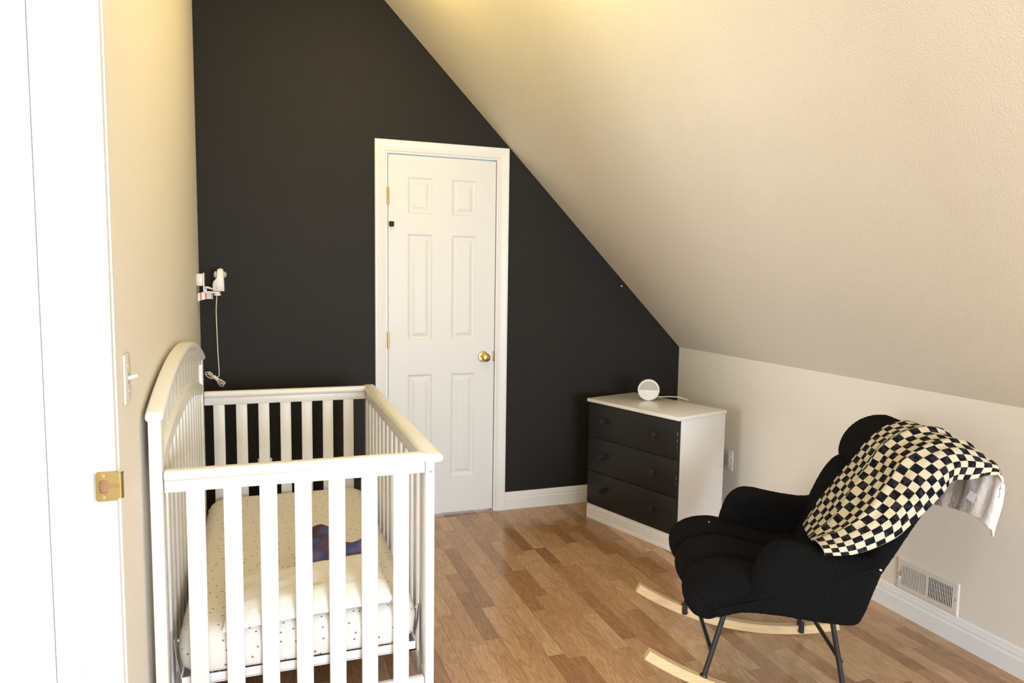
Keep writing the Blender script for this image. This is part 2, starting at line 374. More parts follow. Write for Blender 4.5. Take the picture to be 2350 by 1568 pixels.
for x, y, l in rest:
    lw, ll, b, h = SWID-GAP, l-GAP, 0.0003, 0.0022; k = len(vs)
    y1 = y+ll/2; y0 = y-ll/2
    if y1 > 0.10: y1 = 0.10
    vs += [(x-lw/2, y0, -h), (x+lw/2, y0, -h), (x+lw/2, y1, -h), (x-lw/2, y1, -h), (x-lw/2+b, y0+b, 0), (x+lw/2-b, y0+b, 0), (x+lw/2-b, y1-b, 0), (x-lw/2+b, y1-b, 0)]
    fs += [[k+a for a in f] for f in ([4, 5, 6, 7], [0, 1, 5, 4], [1, 2, 6, 5], [2, 3, 7, 6], [3, 0, 4, 7])]
o = link('floor_strips', mesh('floor_strips', vs, fs), m_floor, floor, fo); tag(o, kind='stuff')

# the bit of hall beyond the doorway
o = box('floor', -4.50, XL-.10, -6.3, -0.75, -0.06, 0.0, m_hallfloor); tag(o, kind='structure', label='pale landing floor beyond the doorway')
m_hallwall = mat('hall_white', (0.85, 0.84, 0.81), 0.7, 0.2); add_bump(m_hallwall, 230, 0.2, 0.0025, 3)
o = box('wall_hall_side', -4.50, -4.40, -6.3, -0.85, 0.0, 2.45, m_hallwall); tag(o, kind='structure', label='white landing wall opposite the doorway')
o = box('wall_hall_end', -4.40, XH, -0.85, -0.75, 0.0, 2.45, m_hallwall); tag(o, kind='structure', label='white wall at the far end of the landing')
o = box('wall_hall_start', -4.40, XH, -6.3, -6.2, 0.0, 2.45, m_hallwall); tag(o, kind='structure', label='white wall at the near end of the landing')
o = box('ceiling', -4.50, XH, -6.3, -0.75, 2.45, 2.52, m_hallwall); tag(o, kind='structure', label='landing ceiling')

# ------------------------------------------------------------------ trim
BB = [(0, 0.0), (0.014, 0.0), (0.014, 0.064), (0.012, 0.068), (0.0105, 0.070), (0.0105, 0.082), (0.008, 0.088), (0.007, 0.098), (0.004, 0.104), (0, 0.105)]
def bb_x(name, x0, x1, y, sgn, label):
    o = sweep_profile(name, BB, lambda a, b: [Vector((x0, y+sgn*a, b)), Vector((x1, y+sgn*a, b))], m_trim); tag(o, kind='structure', label=label)
def bb_y(name, y0, y1, x, sgn, label):
    o = sweep_profile(name, BB, lambda a, b: [Vector((x+sgn*a, y0, b)), Vector((x+sgn*a, y1, b))], m_trim); tag(o, kind='structure', label=label)
bb_x('baseboard_back', DX1+.07, XR-.014, 0.0, -1, 'white baseboard on the black wall between door and corner')
bb_x('baseboard_back', XL+.014, DX0-.07, 0.0, -1, 'white baseboard on the black wall behind the crib')
bb_y('baseboard_right', YF, 0.0, XR, -1, 'white moulded baseboard along the knee wall')
bb_y('baseboard_left', JY+.07, 0.0, XL, 1, 'white baseboard along the wall behind the crib')

CAS = [(0.012, 0.0), (0.012, -0.010), (0.018, -0.012), (0.024, -0.0105), (0.032, -0.013), (0.050, -0.016), (0.060, -0.018), (0.068, -0.0175), (0.070, -0.012), (0.070, 0.0)]
tr = empty('trim_1', (0.305, 0, 0)); tag(tr, kind='structure', label='white moulded casing around the closet door')
sweep_profile('casing', CAS, lambda a, b: [Vector((DX0-a, b, 0)), Vector((DX0-a, b, DZ+a)), Vector((DX1+a, b, DZ+a)), Vector((DX1+a, b, 0))], m_trim, tr)
JMB = [(0.0, 0.0), (0.0, 0.10), (0.02, 0.10), (0.02, 0.0)]
sweep_profile('jamb', [(0.0, -0.002), (0.0, 0.11), (0.019, 0.11), (0.019, -0.002)], lambda a, b: [Vector((DX0-a, b, 0)), Vector((DX0-a, b, DZ+a)), Vector((DX1+a, b, DZ+a)), Vector((DX1+a, b, 0))], m_trim, tr)

# closet door ------------------------------------------------------
SX0, SX1, SZ0, SZ1, SY = -0.0015, 0.612, 0.014, 2.033, 0.006
door = empty('door_1', (0.305, SY, 0)); tag(door, kind='structure', label='narrow white six panel closet door with brass knob')
XC = [(0.105, 0.247), (0.354, 0.499)]; ZR = [(0.228, 0.830), (1.022, 1.613), (1.720, 1.922)]
def slab():
    xs = [SX0, XC[0][0], XC[0][1], XC[1][0], XC[1][1], SX1]; zs = [SZ0, ZR[0][0], ZR[0][1], ZR[1][0], ZR[1][1], ZR[2][0], ZR[2][1], SZ1]
    vs, fs = [], []
    for z in zs:
        for x in xs: vs.append((x, 0, z))
    n = len(xs)
    for j in range(len(zs)-1):
        for i in range(n-1):
            if i in (1, 3) and j in (1, 3, 5): continue
            fs.append([j*n+i, j*n+i+1, (j+1)*n+i+1, (j+1)*n+i])
    k = len(vs); vs += [(SX0, 0, SZ0), (SX1, 0, SZ0), (SX1, 0, SZ1), (SX0, 0, SZ1), (SX0, .034, SZ0), (SX1, .034, SZ0), (SX1, .034, SZ1), (SX0, .034, SZ1)]
    fs += [[k+4, k+5, k+6, k+7], [k, k+1, k+5, k+4], [k+1, k+2, k+6, k+5], [k+2, k+3, k+7, k+6], [k+3, k, k+4, k+7]]
    return vs, fs
v_, f_ = slab(); me = bpy.data.meshes.new('door_slab'); me.from_pydata([(a-0.305, b, c) for a, b, c in v_], [], f_); me.update()
link('door_slab', me, m_door, door)
for xa, xb in XC:
    for za, zb in ZR:
        prof = [(0, 0), (0.004, 0.0010), (0.010, 0.0060), (0.016, 0.0075), (0.022, 0.0075), (0.036, 0.0035), (0.040, 0.0015), (0.042, 0.0012)]
        rs = [[Vector((xa+d-0.305, y, za+d)), Vector((xb-d-0.305, y, za+d)), Vector((xb-d-0.305, y, zb-d)), Vector((xa+d-0.305, y, zb-d))] for d, y in prof]
        n = 4; vs = [v for r in rs for v in r]; fs = []
        for k in range(len(rs)-1):
            for i in range(4): fs.append([k*4+i, k*4+(i+1) % 4, (k+1)*4+(i+1) % 4, (k+1)*4+i])
        fs.append([len(vs)-4, len(vs)-3, len(vs)-2, len(vs)-1])
        me = bpy.data.meshes.new('door_panel'); me.from_pydata([tuple(v) for v in vs], [], fs); me.update()
        link('door_panel', me, m_door, door)
kn = lathe('door_knob', [(0.0, 0), (0.031, 0), (0.032, 0.004), (0.029, 0.008), (0.016, 0.011), (0.0125, 0.016), (0.0125, 0.030), (0.017, 0.034), (0.024, 0.042), (0.0265, 0.050), (0.0255, 0.058), (0.021, 0.064), (0.014, 0.067), (0.0, 0.068)], m_brass, door, off(door, (0.548, SY, 0.921)), (PI/2, 0, 0)); tag(kn, label='round brass door knob')
for z in (1.812, 1.026, 0.24):
    h = tube('hinge', [(0, 0, -.045), (0, 0, .045)], 0.0062, m_brass, door, 12, loc=off(door, (-0.004, -0.011, z))); tag(h, label='brass hinge')
    box('hinge_leaf', -.010, -.002, -.008, .004, z-.045, z+.045, m_brass, h, 0, local=True).location = (-0.002, 0.008, 0)
b = lathe('door_bumper', [(0, 0), (.013, 0), (.0145, .003), (.0145, .020), (.012, .024), (0, .025)], m_dark, door, off(door, (0.003, -.010, 1.661)), (0, PI/2, 0), 20); tag(b, label='small black door bumper')
box('latch_plate', 0.606, 0.6125, -.004, .008, 0.895, 0.952, m_brass2, door, 0.001)

# hall doorway: jamb, stop, casing, strike plate ------------------------------------
t2 = empty('trim_2', (-1.0, JY, 0)); tag(t2, kind='structure', label='white door frame at the hall doorway')
XJ = -0.937
def portal(name, x0, x1, d0, d1, m, par):      # d measured from the opening edge into the wall
    multi_box(name, [(x0, x1, JY+d0, JY+d1, 0, JZ+d1), (x0, x1, JY2-d1, JY2-d0, 0, JZ+d1), (x0, x1, JY2-d0, JY+d0, JZ+d0, JZ+d1)], m, par)
portal('jamb', -1.058, XJ+.001, 0.0, 0.019, m_trim, t2)
portal('door_stop', -0.999, -0.975, -0.011, 0.0, m_trim, t2)
portal('door_stop', -1.053, -1.007, -0.011, 0.0, m_trim, t2)
portal('casing', XL, XJ, 0.004, 0.024, m_trim, t2)
portal('casing', XL, XJ-.004, 0.024, 0.050, m_trim, t2)
portal('casing', XL, XJ-.001, 0.050, 0.062, m_trim, t2)
portal('casing', -1.098, -1.056, -0.009, 0.066, m_trim, t2)
# strike plate with lip, hole and screws
sp_z0, sp_z1 = 0.913, 0.975
def strike():
    xo0, xo1, xm = -0.972, -0.937, -0.924; y = JY-.0015
    vs = []; n = 24
    def rr(x0, x1, z0, z1, r, yy):
        out = []
        for cx, cz, a0 in ((x1-r, z1-r, 0), (x0+r, z1-r, PI/2), (x0+r, z0+r, PI), (x1-r, z0+r, 1.5*PI)):
            for k in range(6): out.append(Vector((cx+r*math.cos(a0+k*PI/10), yy, cz+r*math.sin(a0+k*PI/10))))
        return out
    return rr
rr = strike()
sp = empty('strike_plate', (0.012, 0, 0.944)); sp.parent = t2; sp.location = off(t2, (-0.95, JY, 0.944)); tag(sp, label='brass strike plate screwed to the jamb')
def flat_ring(name, outer, inner, dy, m, parent, loc):
    n = len(outer); vs = [v for v in outer]+[v for v in inner]+[v+Vector((0, dy, 0)) for v in outer]+[v+Vector((0, dy, 0)) for v in inner]; fs = []
    for i in range(n):
        j = (i+1) % n; fs += [[i, j, n+j, n+i], [i, 2*n+i, 2*n+j, j], [n+i, n+j, 3*n+j, 3*n+i]]
    return link(name, mesh(name, vs, fs), m, parent, loc)
sc = Vector((-0.95, JY, 0.944))
outer = [v-sc for v in rr(-0.973, -0.932, sp_z0, sp_z1, 0.006, JY-.0035)]
inner = [v-sc for v in rr(-0.967, -0.950, 0.930, 0.958, 0.006, JY-.0035)]
flat_ring('plate', outer, inner, 0.0035, m_brass2, sp, (0, 0, 0))
link('latch_hole', mesh('latch_hole', [v+Vector((0, .003, 0)) for v in inner], [list(range(len(inner)))]), m_rawwood, sp)
lip = [(-0.932, JY-.0035), (-0.928, JY-.0032), (-0.925, JY-.0015), (-0.9235, JY+.003), (-0.9235, JY+.008)]
vs, fs = [], []
for x, y in lip:
    vs += [Vector((x, y, sp_z0+.004))-sc, Vector((x, y, sp_z1-.004))-sc]
for x, y in lip[::-1]:
    vs += [Vector((x-.002, y+.002, sp_z0+.004))-sc, Vector((x-.002, y+.002, sp_z1-.004))-sc]
k = len(vs)//2
for i in range(k): j = (i+1) % k; fs.append([2*i, 2*i+1, 2*j+1, 2*j])
link('lip', mesh('lip', vs, fs, 50), m_brass2, sp)
box('lip_groove', -0.950, -0.929, JY-.0042, JY-.0034, 0.9405, 0.9475, m_rawwood, sp, 0, local=True).location = Vector((-0.9395, JY-.0038, 0.944))-sc
for z in (0.9215, 0.9665):
    lathe('screw', [(0, 0), (.0042, 0), (.0036, .0012), (0, .0016)], m_brass, sp, Vector((-0.957, JY-.0035, z))-sc, (PI/2, 0, 0), 14)

# ------------------------------------------------------------------ light switch
ls = empty('light_switch', (XL, -2.036, 1.075)); tag(ls, 'cream toggle light switch plate on the beige wall beside the door frame', 'light switch')
box('plate', XL, XL+.006, -2.071, -2.001, 1.075, 1.192, m_switch, ls, 0.003)
box('toggle_slot', XL+.004, XL+.0068, -2.041, -2.031, 1.121, 1.147, m_mark, ls)
tg = tube('toggle', [(0, 0, 0), (.010, 0, .003), (.021, 0, .006)], [.0055, .005, .0042], m_plastic, ls, 8, loc=off(ls, (XL+.005, -2.036, 1.134))); tag(tg, label='white toggle lever')
for z in (1.104, 1.164): lathe('screw', [(0, 0), (.0035, 0), (.0028, .001), (0, .0014)], m_plastic, ls, off(ls, (XL+.006, -2.036, z)), (0, PI/2, 0), 12)

# ------------------------------------------------------------------ wall outlets
def outlet(loc, rz, label):
    t = empty('wall_outlet', loc, rz); tag(t, label, 'outlet')      # local: plate in xz, faces -y
    box('plate', -.036, .036, -.006, 0, -.058, .058, m_plastic, t, 0.003, local=True)
    for s in (-1, 1):
        f = lathe('receptacle', [(0, 0), (.0165, 0), (.0165, .0012), (.0155, .002), (0, .002)], m_switch, t, (0, -.006, s*.0195), (PI/2, 0, 0), 20)
        for dx, h in ((-.0065, .0085), (.0065, .0070)):
            c = box('slot', -.0012, .0012, -.0008, .0006, -h/2, h/2, m_mark, f, 0, local=True); c.rotation_euler = (-PI/2, 0, 0); c.location = (dx, .003, .002)
        g = lathe('slot', [(0, 0), (.0026, 0), (.0026, .0009), (0, .0009)], m_mark, f, (0, -.0075, .0017), (0, 0, 0), 10)
    lathe('screw', [(0, 0), (.003, 0), (.0024, .001), (0, .0013)], m_plastic, t, (0, -.006, 0), (PI/2, 0, 0), 10)
    return t
outlet((XR, -0.556, 0.356), -PI/2, 'white duplex outlet on the knee wall beside the dresser')
outlet((-0.655, 0.0, 0.352), 0, 'white duplex outlet on the black wall seen through the crib slats')
tk = lathe('push_pin', [(0, 0), (.0012, 0), (.0012, .006), (.0048, .007), (.0048, .010), (.003, .012), (0, .0125)], m_plastic, None, (1.426, 0, 1.337), (PI/2, 0, 0), 14); tag(tk, 'tiny white pin in the black wall near the sloped ceiling', 'pin')

# ------------------------------------------------------------------ baby monitor camera on the left wall
bmn = empty('baby_monitor', (XL, -0.13, 1.345)); tag(bmn, 'small white baby monitor camera on a wall bracket above the crib', 'baby monitor')
by = -0.15
box('wall_plate', XL, XL+.030, by-.028, by+.028, 1.318, 1.378, m_plastic, bmn, 0.006)
multi_box('bracket', [(XL+.030, XL+.036, by-.022, by+.022, 1.286, 1.382, .002), (XL+.030, XL+.105, by-.020, by+.020, 1.284, 1.291, .002), (XL+.034, XL+.046, by-.006, by+.006, 1.291, 1.304, .003)], m_plastic, bmn)
lathe('swivel_foot', [(0, 0), (.016, 0), (.017, .004), (.014, .012), (0, .013)], m_plastic, bmn, off(bmn, (XL+.092, by, 1.272)), (0, 0, 0), 20)
prof = [(-.024, 0), (.026, 0), (.027, .006), (.0265, .060), (.024, .104), (.018, .112), (.006, .113), (-.004, .106), (-.006, .070), (-.014, .058), (-.023, .048), (-.026, .034), (-.026, .008)]
cx = XL+.098
rs = []
for w_, k in ((-.024, .80), (-.020, .95), (-.012, 1), (.012, 1), (.020, .95), (.024, .80)):
    rs.append([Vector((.001+(a-.001)*k, w_, .055+(b-.055)*k)) for a, b in prof])
rings('camera_body', rs, m_plastic, bmn, off(bmn, (cx, by, 1.292)), smooth=45)
for s, rr_ in ((-1, .017), (1, .015)):
    o = lathe('lens_housing' if s > 0 else 'dial', [(0, 0), (rr_*.8, 0), (rr_, .006), (rr_*.95, .014), (rr_*.5, .020), (0, .021)], m_grey, bmn, off(bmn, (cx+(.022 if s > 0 else -.004), by-.004, 1.374)), (0, s*PI/2, 0), 20)
    o.scale = (1, 1, .8)
box('printed_mark', cx-.014, cx-.002, by-.0248, by-.0240, 1.307, 1.3105, m_mark, bmn)
tube('plug_lead', [(XL+.036, by, 1.310), (XL+.050, by-.01, 1.311), (XL+.075, by-.012, 1.303), (cx-.018, by-.004, 1.301)], [.006, .006, .003, .003], m_cord, bmn, 8, 16, loc=off(bmn, (0, 0, 0)))
cord = [(XL+.090, by, 1.275), (XL+.085, by, 1.20), (XL+.086, by, 1.10), (XL+.088, by, 1.0), (XL+.0905, by, .93), (XL+.0915, by, .885), (XL+.087, by-.004, .872), (XL+.078, by-.006, .868)]
tube('power_cord', cord, 0.0022, m_cord, bmn, 8, 60, loc=off(bmn, (0, 0, 0)))
# bundled loops
for k, (dx, dz, a, ln) in enumerate(((-.030, .016, .75, .034), (-.026, .010, .55, .030), (-.022, .018, .95, .026), (.024, -.020, .8, .030), (.020, -.026, .95, .034), (.028, -.022, .6, .026))):
    cxk, czk = XL+.076+dx, .866+dz
    pts = [Vector((cxk+ln*.62*math.cos(t)*math.cos(-a)-ln*.30*math.sin(t)*math.sin(-a), by-.006+.003*k-.006*math.sin(t), czk+ln*.62*math.cos(t)*math.sin(-a)+ln*.30*math.sin(t)*math.cos(-a))) for t in [2*PI*i/14 for i in range(15)]]
    tube('cord_loop', pts, 0.0021, m_cord, bmn, 6, 40, loc=off(bmn, (0, 0, 0)))
tube('cord_tie', [(XL+.066, by-.004, .876), (XL+.086, by-.004, .856)], [.009, .008], m_cord, bmn, 10, loc=off(bmn, (0, 0, 0)))
# striped tag
tgp = []
for i in range(13):
    t = i/12; tgp.append((XL+.004+t*.068, by-.012+.010*math.sin(t*PI), .006*math.sin(t*PI*.9)+.010*t))
rsT = [[Vector((x, y, 1.243+dz)), Vector((x, y, 1.281+dz)), Vector((x, y+.0012, 1.281+dz)), Vector((x, y+.0012, 1.243+dz))] for x, y, dz in tgp]
st = rings('warning_tag', rsT, m_plastic, bmn, off(bmn, (0, 0, 0)), smooth=40); tag(st, label='white tag with red stripes')
for i0 in (2, 6, 11):
    rs_ = [[Vector((x, y-.0006, 1.2428+dz)), Vector((x, y-.0006, 1.2812+dz)), Vector((x, y, 1.2812+dz)), Vector((x, y, 1.2428+dz))] for x, y, dz in (tgp[i0], ((tgp[i0][0]+tgp[i0+1][0])/2+.003, (tgp[i0][1]+tgp[i0+1][1])/2, (tgp[i0][2]+tgp[i0+1][2])/2))]
    rings('red_stripe', rs_, m_red, st, smooth=None)

# ------------------------------------------------------------------ crib
CX0, CX1, CY0, CY1 = -0.935, -0.172, -1.862, -0.500      # outer faces
crib = empty('crib', ((CX0+CX1)/2, (CY0+CY1)/2, 0)); tag(crib, 'white wooden baby crib with arched headboard and slatted sides', 'crib')
CM = (CY0+CY1)/2
def arch(y, base, rise): q = (y-CM)/0.66; return base+rise*(1-q*q)
# posts
for (x0, x1, zt) in ((CX0, CX0+.031, 1.003), (CX1-.026, CX1, 0.834)):
    for (y0, y1) in ((CY0, CY0+.050), (CY1-.050, CY1)):
        box('post', x0, x1, y0, y1, 0.0, zt, m_crib, crib, 0.003)
# end panels (near and far): rounded cap, rail, seven slats, bottom rail
def cap_y(name, x0, x1, y0, y1, z0, z1, along, parent):
    """rounded bar along x or y"""
    prof = []
    h = z1-z0
    a0, a1 = (y0, y1) if along == 'x' else (x0, x1)
    r = h*0.5
    for k in range(9): t = -PI/2+k*PI/8; prof.append((a1-r+r*math.cos(t), z0+r+r*math.sin(t)))
    for k in range(9): t = PI/2+k*PI/8; prof.append((a0+r+r*math.cos(t), z0+r+r*math.sin(t)))
    b0, b1 = (x0, x1) if along == 'x' else (y0, y1)
    rs = []
    for b_, k in ((b0, .82), (b0+.003, .95), (b0+.007, 1), (b1-.007, 1), (b1-.003, .95), (b1, .82)):
        ca, cz = (a0+a1)/2, (z0+z1)/2
        rs.append([Vector(((b_), ca+(a-ca)*k if k < 1 else a, cz+(z-cz)*k)) if along == 'x' else Vector((ca+(a-ca)*(1-(1-k)*.3), b_, cz+(z-cz)*k)) for a, z in prof])
    return rings(name, rs, m_crib, parent, off(parent, (0, 0, 0)), smooth=35)
SL_E = from_bm('slat', (lambda b: (bm_box(b, -.0235, .0235, -.0065, .0065, -.34, .34, .003), b)[1])(bmesh.new()), 40); SL_E.materials.append(m_crib)
xi0, xi1 = CX0+.034, CX1-.028
for (yc, ycap0, ycap1) in ((CY0+.018, CY0-.006, CY0+.040), (CY1-.030, CY1-.050, CY1-.008)):
    cap_y('end_cap_rail', xi0, xi1, ycap0, ycap1, 0.830, 0.860, 'x', crib)
    box('end_rail', xi0, xi1, yc-.011, yc+.011, 0.799, 0.832, m_crib, crib, 0.002)
    box('end_bottom_rail', xi0, xi1, yc-.011, yc+.011, 0.100, 0.160, m_crib, crib, 0.003)
    x0s, x1s = (-.827, -.270) if yc < -1 else (-.842, -.279)
    for k in range(7):
        link('slat', SL_E, None, crib, off(crib, (x0s+(x1s-x0s)*k/6, yc, 0.48)))
# front long side (right in the picture)
cap_y('front_cap_rail', -0.207, -0.149, CY0-.014, CY1+.012, 0.832, 0.860, 'y', crib)
xm = -0.187
box('front_rail', xm-.011, xm+.011, CY0+.050, CY1-.050, 0.797, 0.833, m_crib, crib, 0.002)
box('front_bottom_rail', xm-.011, xm+.011, CY0+.050, CY1-.050, 0.100, 0.160, m_crib, crib, 0.003)
SL_F = from_bm('slat', (lambda b: (bm_box(b, -.0065, .0065, -.0225, .0225, -.34, .34, .003), b)[1])(bmesh.new()), 40); SL_F.materials.append(m_crib)
for k in range(13): link('slat', SL_F, None, crib, off(crib, (xm, CY0+.098+k*(CY1-CY0-.196)/12, 0.48)))
# arched headboard against the left wall
def arch_rail(name, x0, x1, base_lo, rise_lo, base_hi, rise_hi, y0, y1, parent, n=40, bev=0.0):
    rs = []
    for i in range(n+1):
        y = y0+(y1-y0)*i/n; zl, zh = arch(y, base_lo, rise_lo), arch(y, base_hi, rise_hi); b = bev
        rs.append([Vector((x0, y, zl)), Vector((x1-b, y, zl)), Vector((x1, y, zl+b)), Vector((x1, y, zh-b)), Vector((x1-b, y, zh)), Vector((x0+b, y, zh)), Vector((x0, y, zh-b))])
    return rings(name, rs, m_crib, parent, off(parent, (0, 0, 0)), smooth=30)
def arch_cap():
    x0, x1, h, n = CX0-.010, CX0+.040, .027, 48; r = h/2; prof = []
    for k in range(9): t = -PI/2+k*PI/8; prof.append((x1-r+r*math.cos(t), r+r*math.sin(t)))
    for k in range(9): t = PI/2+k*PI/8; prof.append((x0+r+r*math.cos(t)*.6, r+r*math.sin(t)))
    y0, y1 = CY0-.012, CY1+.012; rs = []
    st = [(y0, .80), (y0+.002, .93), (y0+.006, 1.0)]+[(y0+.006+(y1-y0-.012)*i/n, 1.0) for i in range(1, n)]+[(y1-.006, 1.0), (y1-.002, .93), (y1, .80)]
    for y, f in st:
        zb = arch(y, 1.004, .100); cx_ = (x0+x1)/2
        rs.append([Vector((cx_+(a-cx_)*(1-(1-f)*.4), y, zb+r+(b-r)*f)) for a, b in prof])
    return rings('arched_cap', rs, m_crib, crib, off(crib, (0, 0, 0)), smooth=35)
hb = arch_cap()
arch_rail('headboard_rail', CX0+.004, CX0+.028, .972, .100, 1.008, .100, CY0+.05, CY1-.05, crib, bev=.003)
arch_rail('lower_arch_rail', CX0+.004, CX0+.030, .842, .072, .890, .080, CY0+.05, CY1-.05, crib, bev=.006)
nb = 13; yb0, yb1 = CY0+.05, CY1-.05; bwid = (yb1-yb0)/nb
panel = arch_rail('headboard_panel', CX0+.006, CX0+.0105, .870, .080, .990, .100, yb0, yb1, crib)
for k in range(nb):
    ya, yb = yb0+bwid*k+.0040, yb0+bwid*(k+1)-.0040; rs = []
    for i in range(5):
        y = ya+(yb-ya)*i/4; zl, zh = arch(y, .880, .080), arch(y, .985, .100)
        xf = CX0+.0185-(.003 if i in (0, 4) else 0)
        rs.append([Vector((CX0+.0105, y, zl)), Vector((xf, y, zl)), Vector((xf, y, zh)), Vector((CX0+.0105, y, zh))])
    rings('bead_board', rs, m_crib, panel, (0, 0, 0), smooth=30)
box('headboard_bottom_rail', CX0+.006, CX0+.028, CY0+.05, CY1-.05, 0.100, 0.160, m_crib, crib, 0.003)
for k in range(13):
    y = CY0+.098+k*(CY1-CY0-.196)/12; zt = arch(y, .850, .072)
    box('slat', CX0+.010, CX0+.023, y-.0225, y+.0225, .158, zt, m_crib, crib, 0.003)
# bolt heads
for z in (0.806, 0.13):
    bt = lathe('bolt', [(0, 0), (.0058, 0), (.0056, .0015), (.0030, .0022), (.0028, .0008), (0, .0008)], m_steel, crib, off(crib, (CX1-.0135, CY0, z)), (PI/2, 0, 0), 18); tag(bt, label='steel bolt head')
# mattress support
sup = empty('mattress_support', (0, 0, 0)); sup.parent = crib
FX0, FX1, FY0, FY1 = -0.880, -0.218, -1.822, -0.560
multi_box('support_frame', [(FX0, FX1, FY0, FY0+.004, .236, .262, .001), (FX0, FX1, FY1-.004, FY1, .236, .262, .001), (FX0, FX0+.004, FY0, FY1, .236, .262, .001), (FX1-.004, FX1, FY0, FY1, .236, .262, .001),
    (FX0, FX1, FY0, FY0+.026, .234, .238), (FX0, FX1, FY1-.026, FY1, .234, .238), (FX0, FX0+.026, FY0, FY1, .234, .238), (FX1-.026, FX1, FY0, FY1, .234, .238)], m_trim, sup).location = -Vector(crib.location)
for k in range(7):
    y = FY0+.12+k*(FY1-FY0-.24)/6
    o = tube('spring_wire', [(FX0+.01, y, .245), (FX1-.01, y, .245)], .0022, m_steel, sup, 6, loc=-Vector(crib.location))
for x in (FX0+.08, FX1-.08):
    o = tube('spring_hook', [(x, FY0+.004, .262), (x+.006, FY0+.010, .268), (x+.016, FY0+.012, .266), (x+.020, FY0+.006, .260)], .0018, m_steel, sup, 6, 14, loc=-Vector(crib.location))
for sx, x in ((1, FX1), (-1, FX0)):
    for sy, y in ((-1, FY0+.055), (1, FY1-.055)):
        rs = []
        for (dx, z) in ((0.000, .238), (0.006, .262), (.013, .300), (.017, .345), (.017, .352)):
            wd_ = .010 if z < .34 else .006
            rs.append([Vector((x+sx*dx, y-wd_, z)), Vector((x+sx*dx, y+wd_, z)), Vector((x+sx*(dx+.0025), y+wd_, z)), Vector((x+sx*(dx+.0025), y-wd_, z))])
        o = rings('bracket', rs, m_steel, sup, -Vector(crib.location), smooth=30)
        lathe('bracket_bolt', [(0, 0), (.006, 0), (.006, .004), (0, .005)], m_steel, o, (x+sx*.010, y, .345), (0, -sx*PI/2, 0), 12)

# ------------------------------------------------------------------ mattress in a dotted sheet
def rounded_block(name, x0, x1, y0, y1, z0, z1, rc, re, m, bulge=0.0):
    c = Vector(((x0+x1)/2, (y0+y1)/2, z0)); rs = []; uvs = []
    def ring(ins, z):
        out = []; r = max(rc-ins*0.6, .01)
        for cx_, cy_, a0, in ((x1-ins-r, y1-ins-r, 0), (x0+ins+r, y1-ins-r, PI/2), (x0+ins+r, y0+ins+r, PI), (x1-ins-r, y0+ins+r, 1.5*PI)):
            for k in range(9): a = a0+k*PI/16; out.append(Vector((cx_+r*math.cos(a), cy_+r*math.sin(a), z))-c)
        # extra points along straight edges
        full = []
        for i, p in enumerate(out):
            full.append(p); q = out[(i+1) % len(out)]
            if (q-p).length > .1:
                for t in range(1, 12): full.append(p.lerp(q, t/12))
        return full
    for k in range(7): a = k/6*PI/2; rs.append(ring(re*.45*(1-math.sin(a)), z0+re*.45*(1-math.cos(a))))
    zm = (z0+z1)/2
    rs.append(ring(-bulge, zm))
    for k in range(9): a = k/8*PI/2; rs.append(ring(re*(1-math.cos(a)), z1-re+re*math.sin(a)))
    for t in (.05, .12, .22): rs.append(ring(re+t, z1+.001))
    n = len(rs[0]); vs = [v for r in rs for v in r]; fs = []
    for k in range(len(rs)-1):
        for i in range(n): fs.append([k*n+i, k*n+(i+1) % n, (k+1)*n+(i+1) % n, (k+1)*n+i])
    fs += [list(range(n)), list(range((len(rs)-1)*n, len(rs)*n))]
    me = mesh(name, vs, fs, 60); uv = me.uv_layers.new(name='UVMap'); zt = z1-c.z
    for p in me.polygons:
        for li in p.loop_indices:
            co = me.vertices[me.loops[li].vertex_index].co; d = max(0, zt-co.z)
            nx, ny = p.normal.x, p.normal.y
            if abs(nx) > abs(ny): uv.data[li].uv = (co.x+(d if nx > 0 else -d), co.y)
            else: uv.data[li].uv = (co.x, co.y+(d if ny > 0 else -d))
    return link(name, me, m, None, c)
mt = rounded_block('crib_mattress', -0.887, -0.212, -1.828, -0.555, 0.262, 0.392, 0.085, 0.050, m_sheet, 0.004)
tag(mt, 'crib mattress in a cream fitted sheet with tiny grey dots', 'mattress')

# pillow
def pillow():
    nx, ny = 44, 34; hx, hy = .238, .152; vs, fs = [], []
    idx = {}
    for side in (1, -1):
        for j in range(ny+1):
            for i in range(nx+1):
                u, v = 2*i/nx-1, 2*j/ny-1
                edge = i in (0, nx) or j in (0, ny)
                if side == -1 and edge: idx[(side, i, j)] = idx[(1, i, j)]; continue
                t = max(0.0, (1-u*u)*(1-v*v))**.42
                x = u*hx*(1-.045*(1-abs(v)**2)); y = v*hy*(1-.06*(1-abs(u)**2))
                wr = noise.noise(Vector((x*9, y*9, 3)))*.012+noise.noise(Vector((x*22, y*16, 8)))*.005
                # soft diagonal creases
                wr += .006*math.sin(38*(x*.55+y*.9)+4*noise.noise(Vector((x*6, y*6, 1))))*math.exp(-((x-.05)/.12)**2)
                z = .036+(.036*t+wr*t if side == 1 else -.030*t)
                z += .012*u*(1 if side == 1 else .6)
                if v < -.55: z -= .030*((-.55-v)/.45)**1.6
                y += .018*u*(1 if v > 0 else .2)
                idx[(side, i, j)] = len(vs); vs.append((x, y, max(z, .0+(-.045 if v < -.55 else .001))))
    for side in (1, -1):
        for j in range(ny):
            for i in range(nx): fs.append([idx[(side, i, j)], idx[(side, i+1, j)], idx[(side, i+1, j+1)], idx[(side, i, j+1)]])
    return mesh('pillow', vs, fs, 70)
pl = link('toddler_pillow', pillow(), m_pillow, None, (-0.528, -1.688, 0.390), (0, 0, math.radians(-1)))
tag(pl, 'small rumpled white pillow lying on the crib mattress', 'pillow')

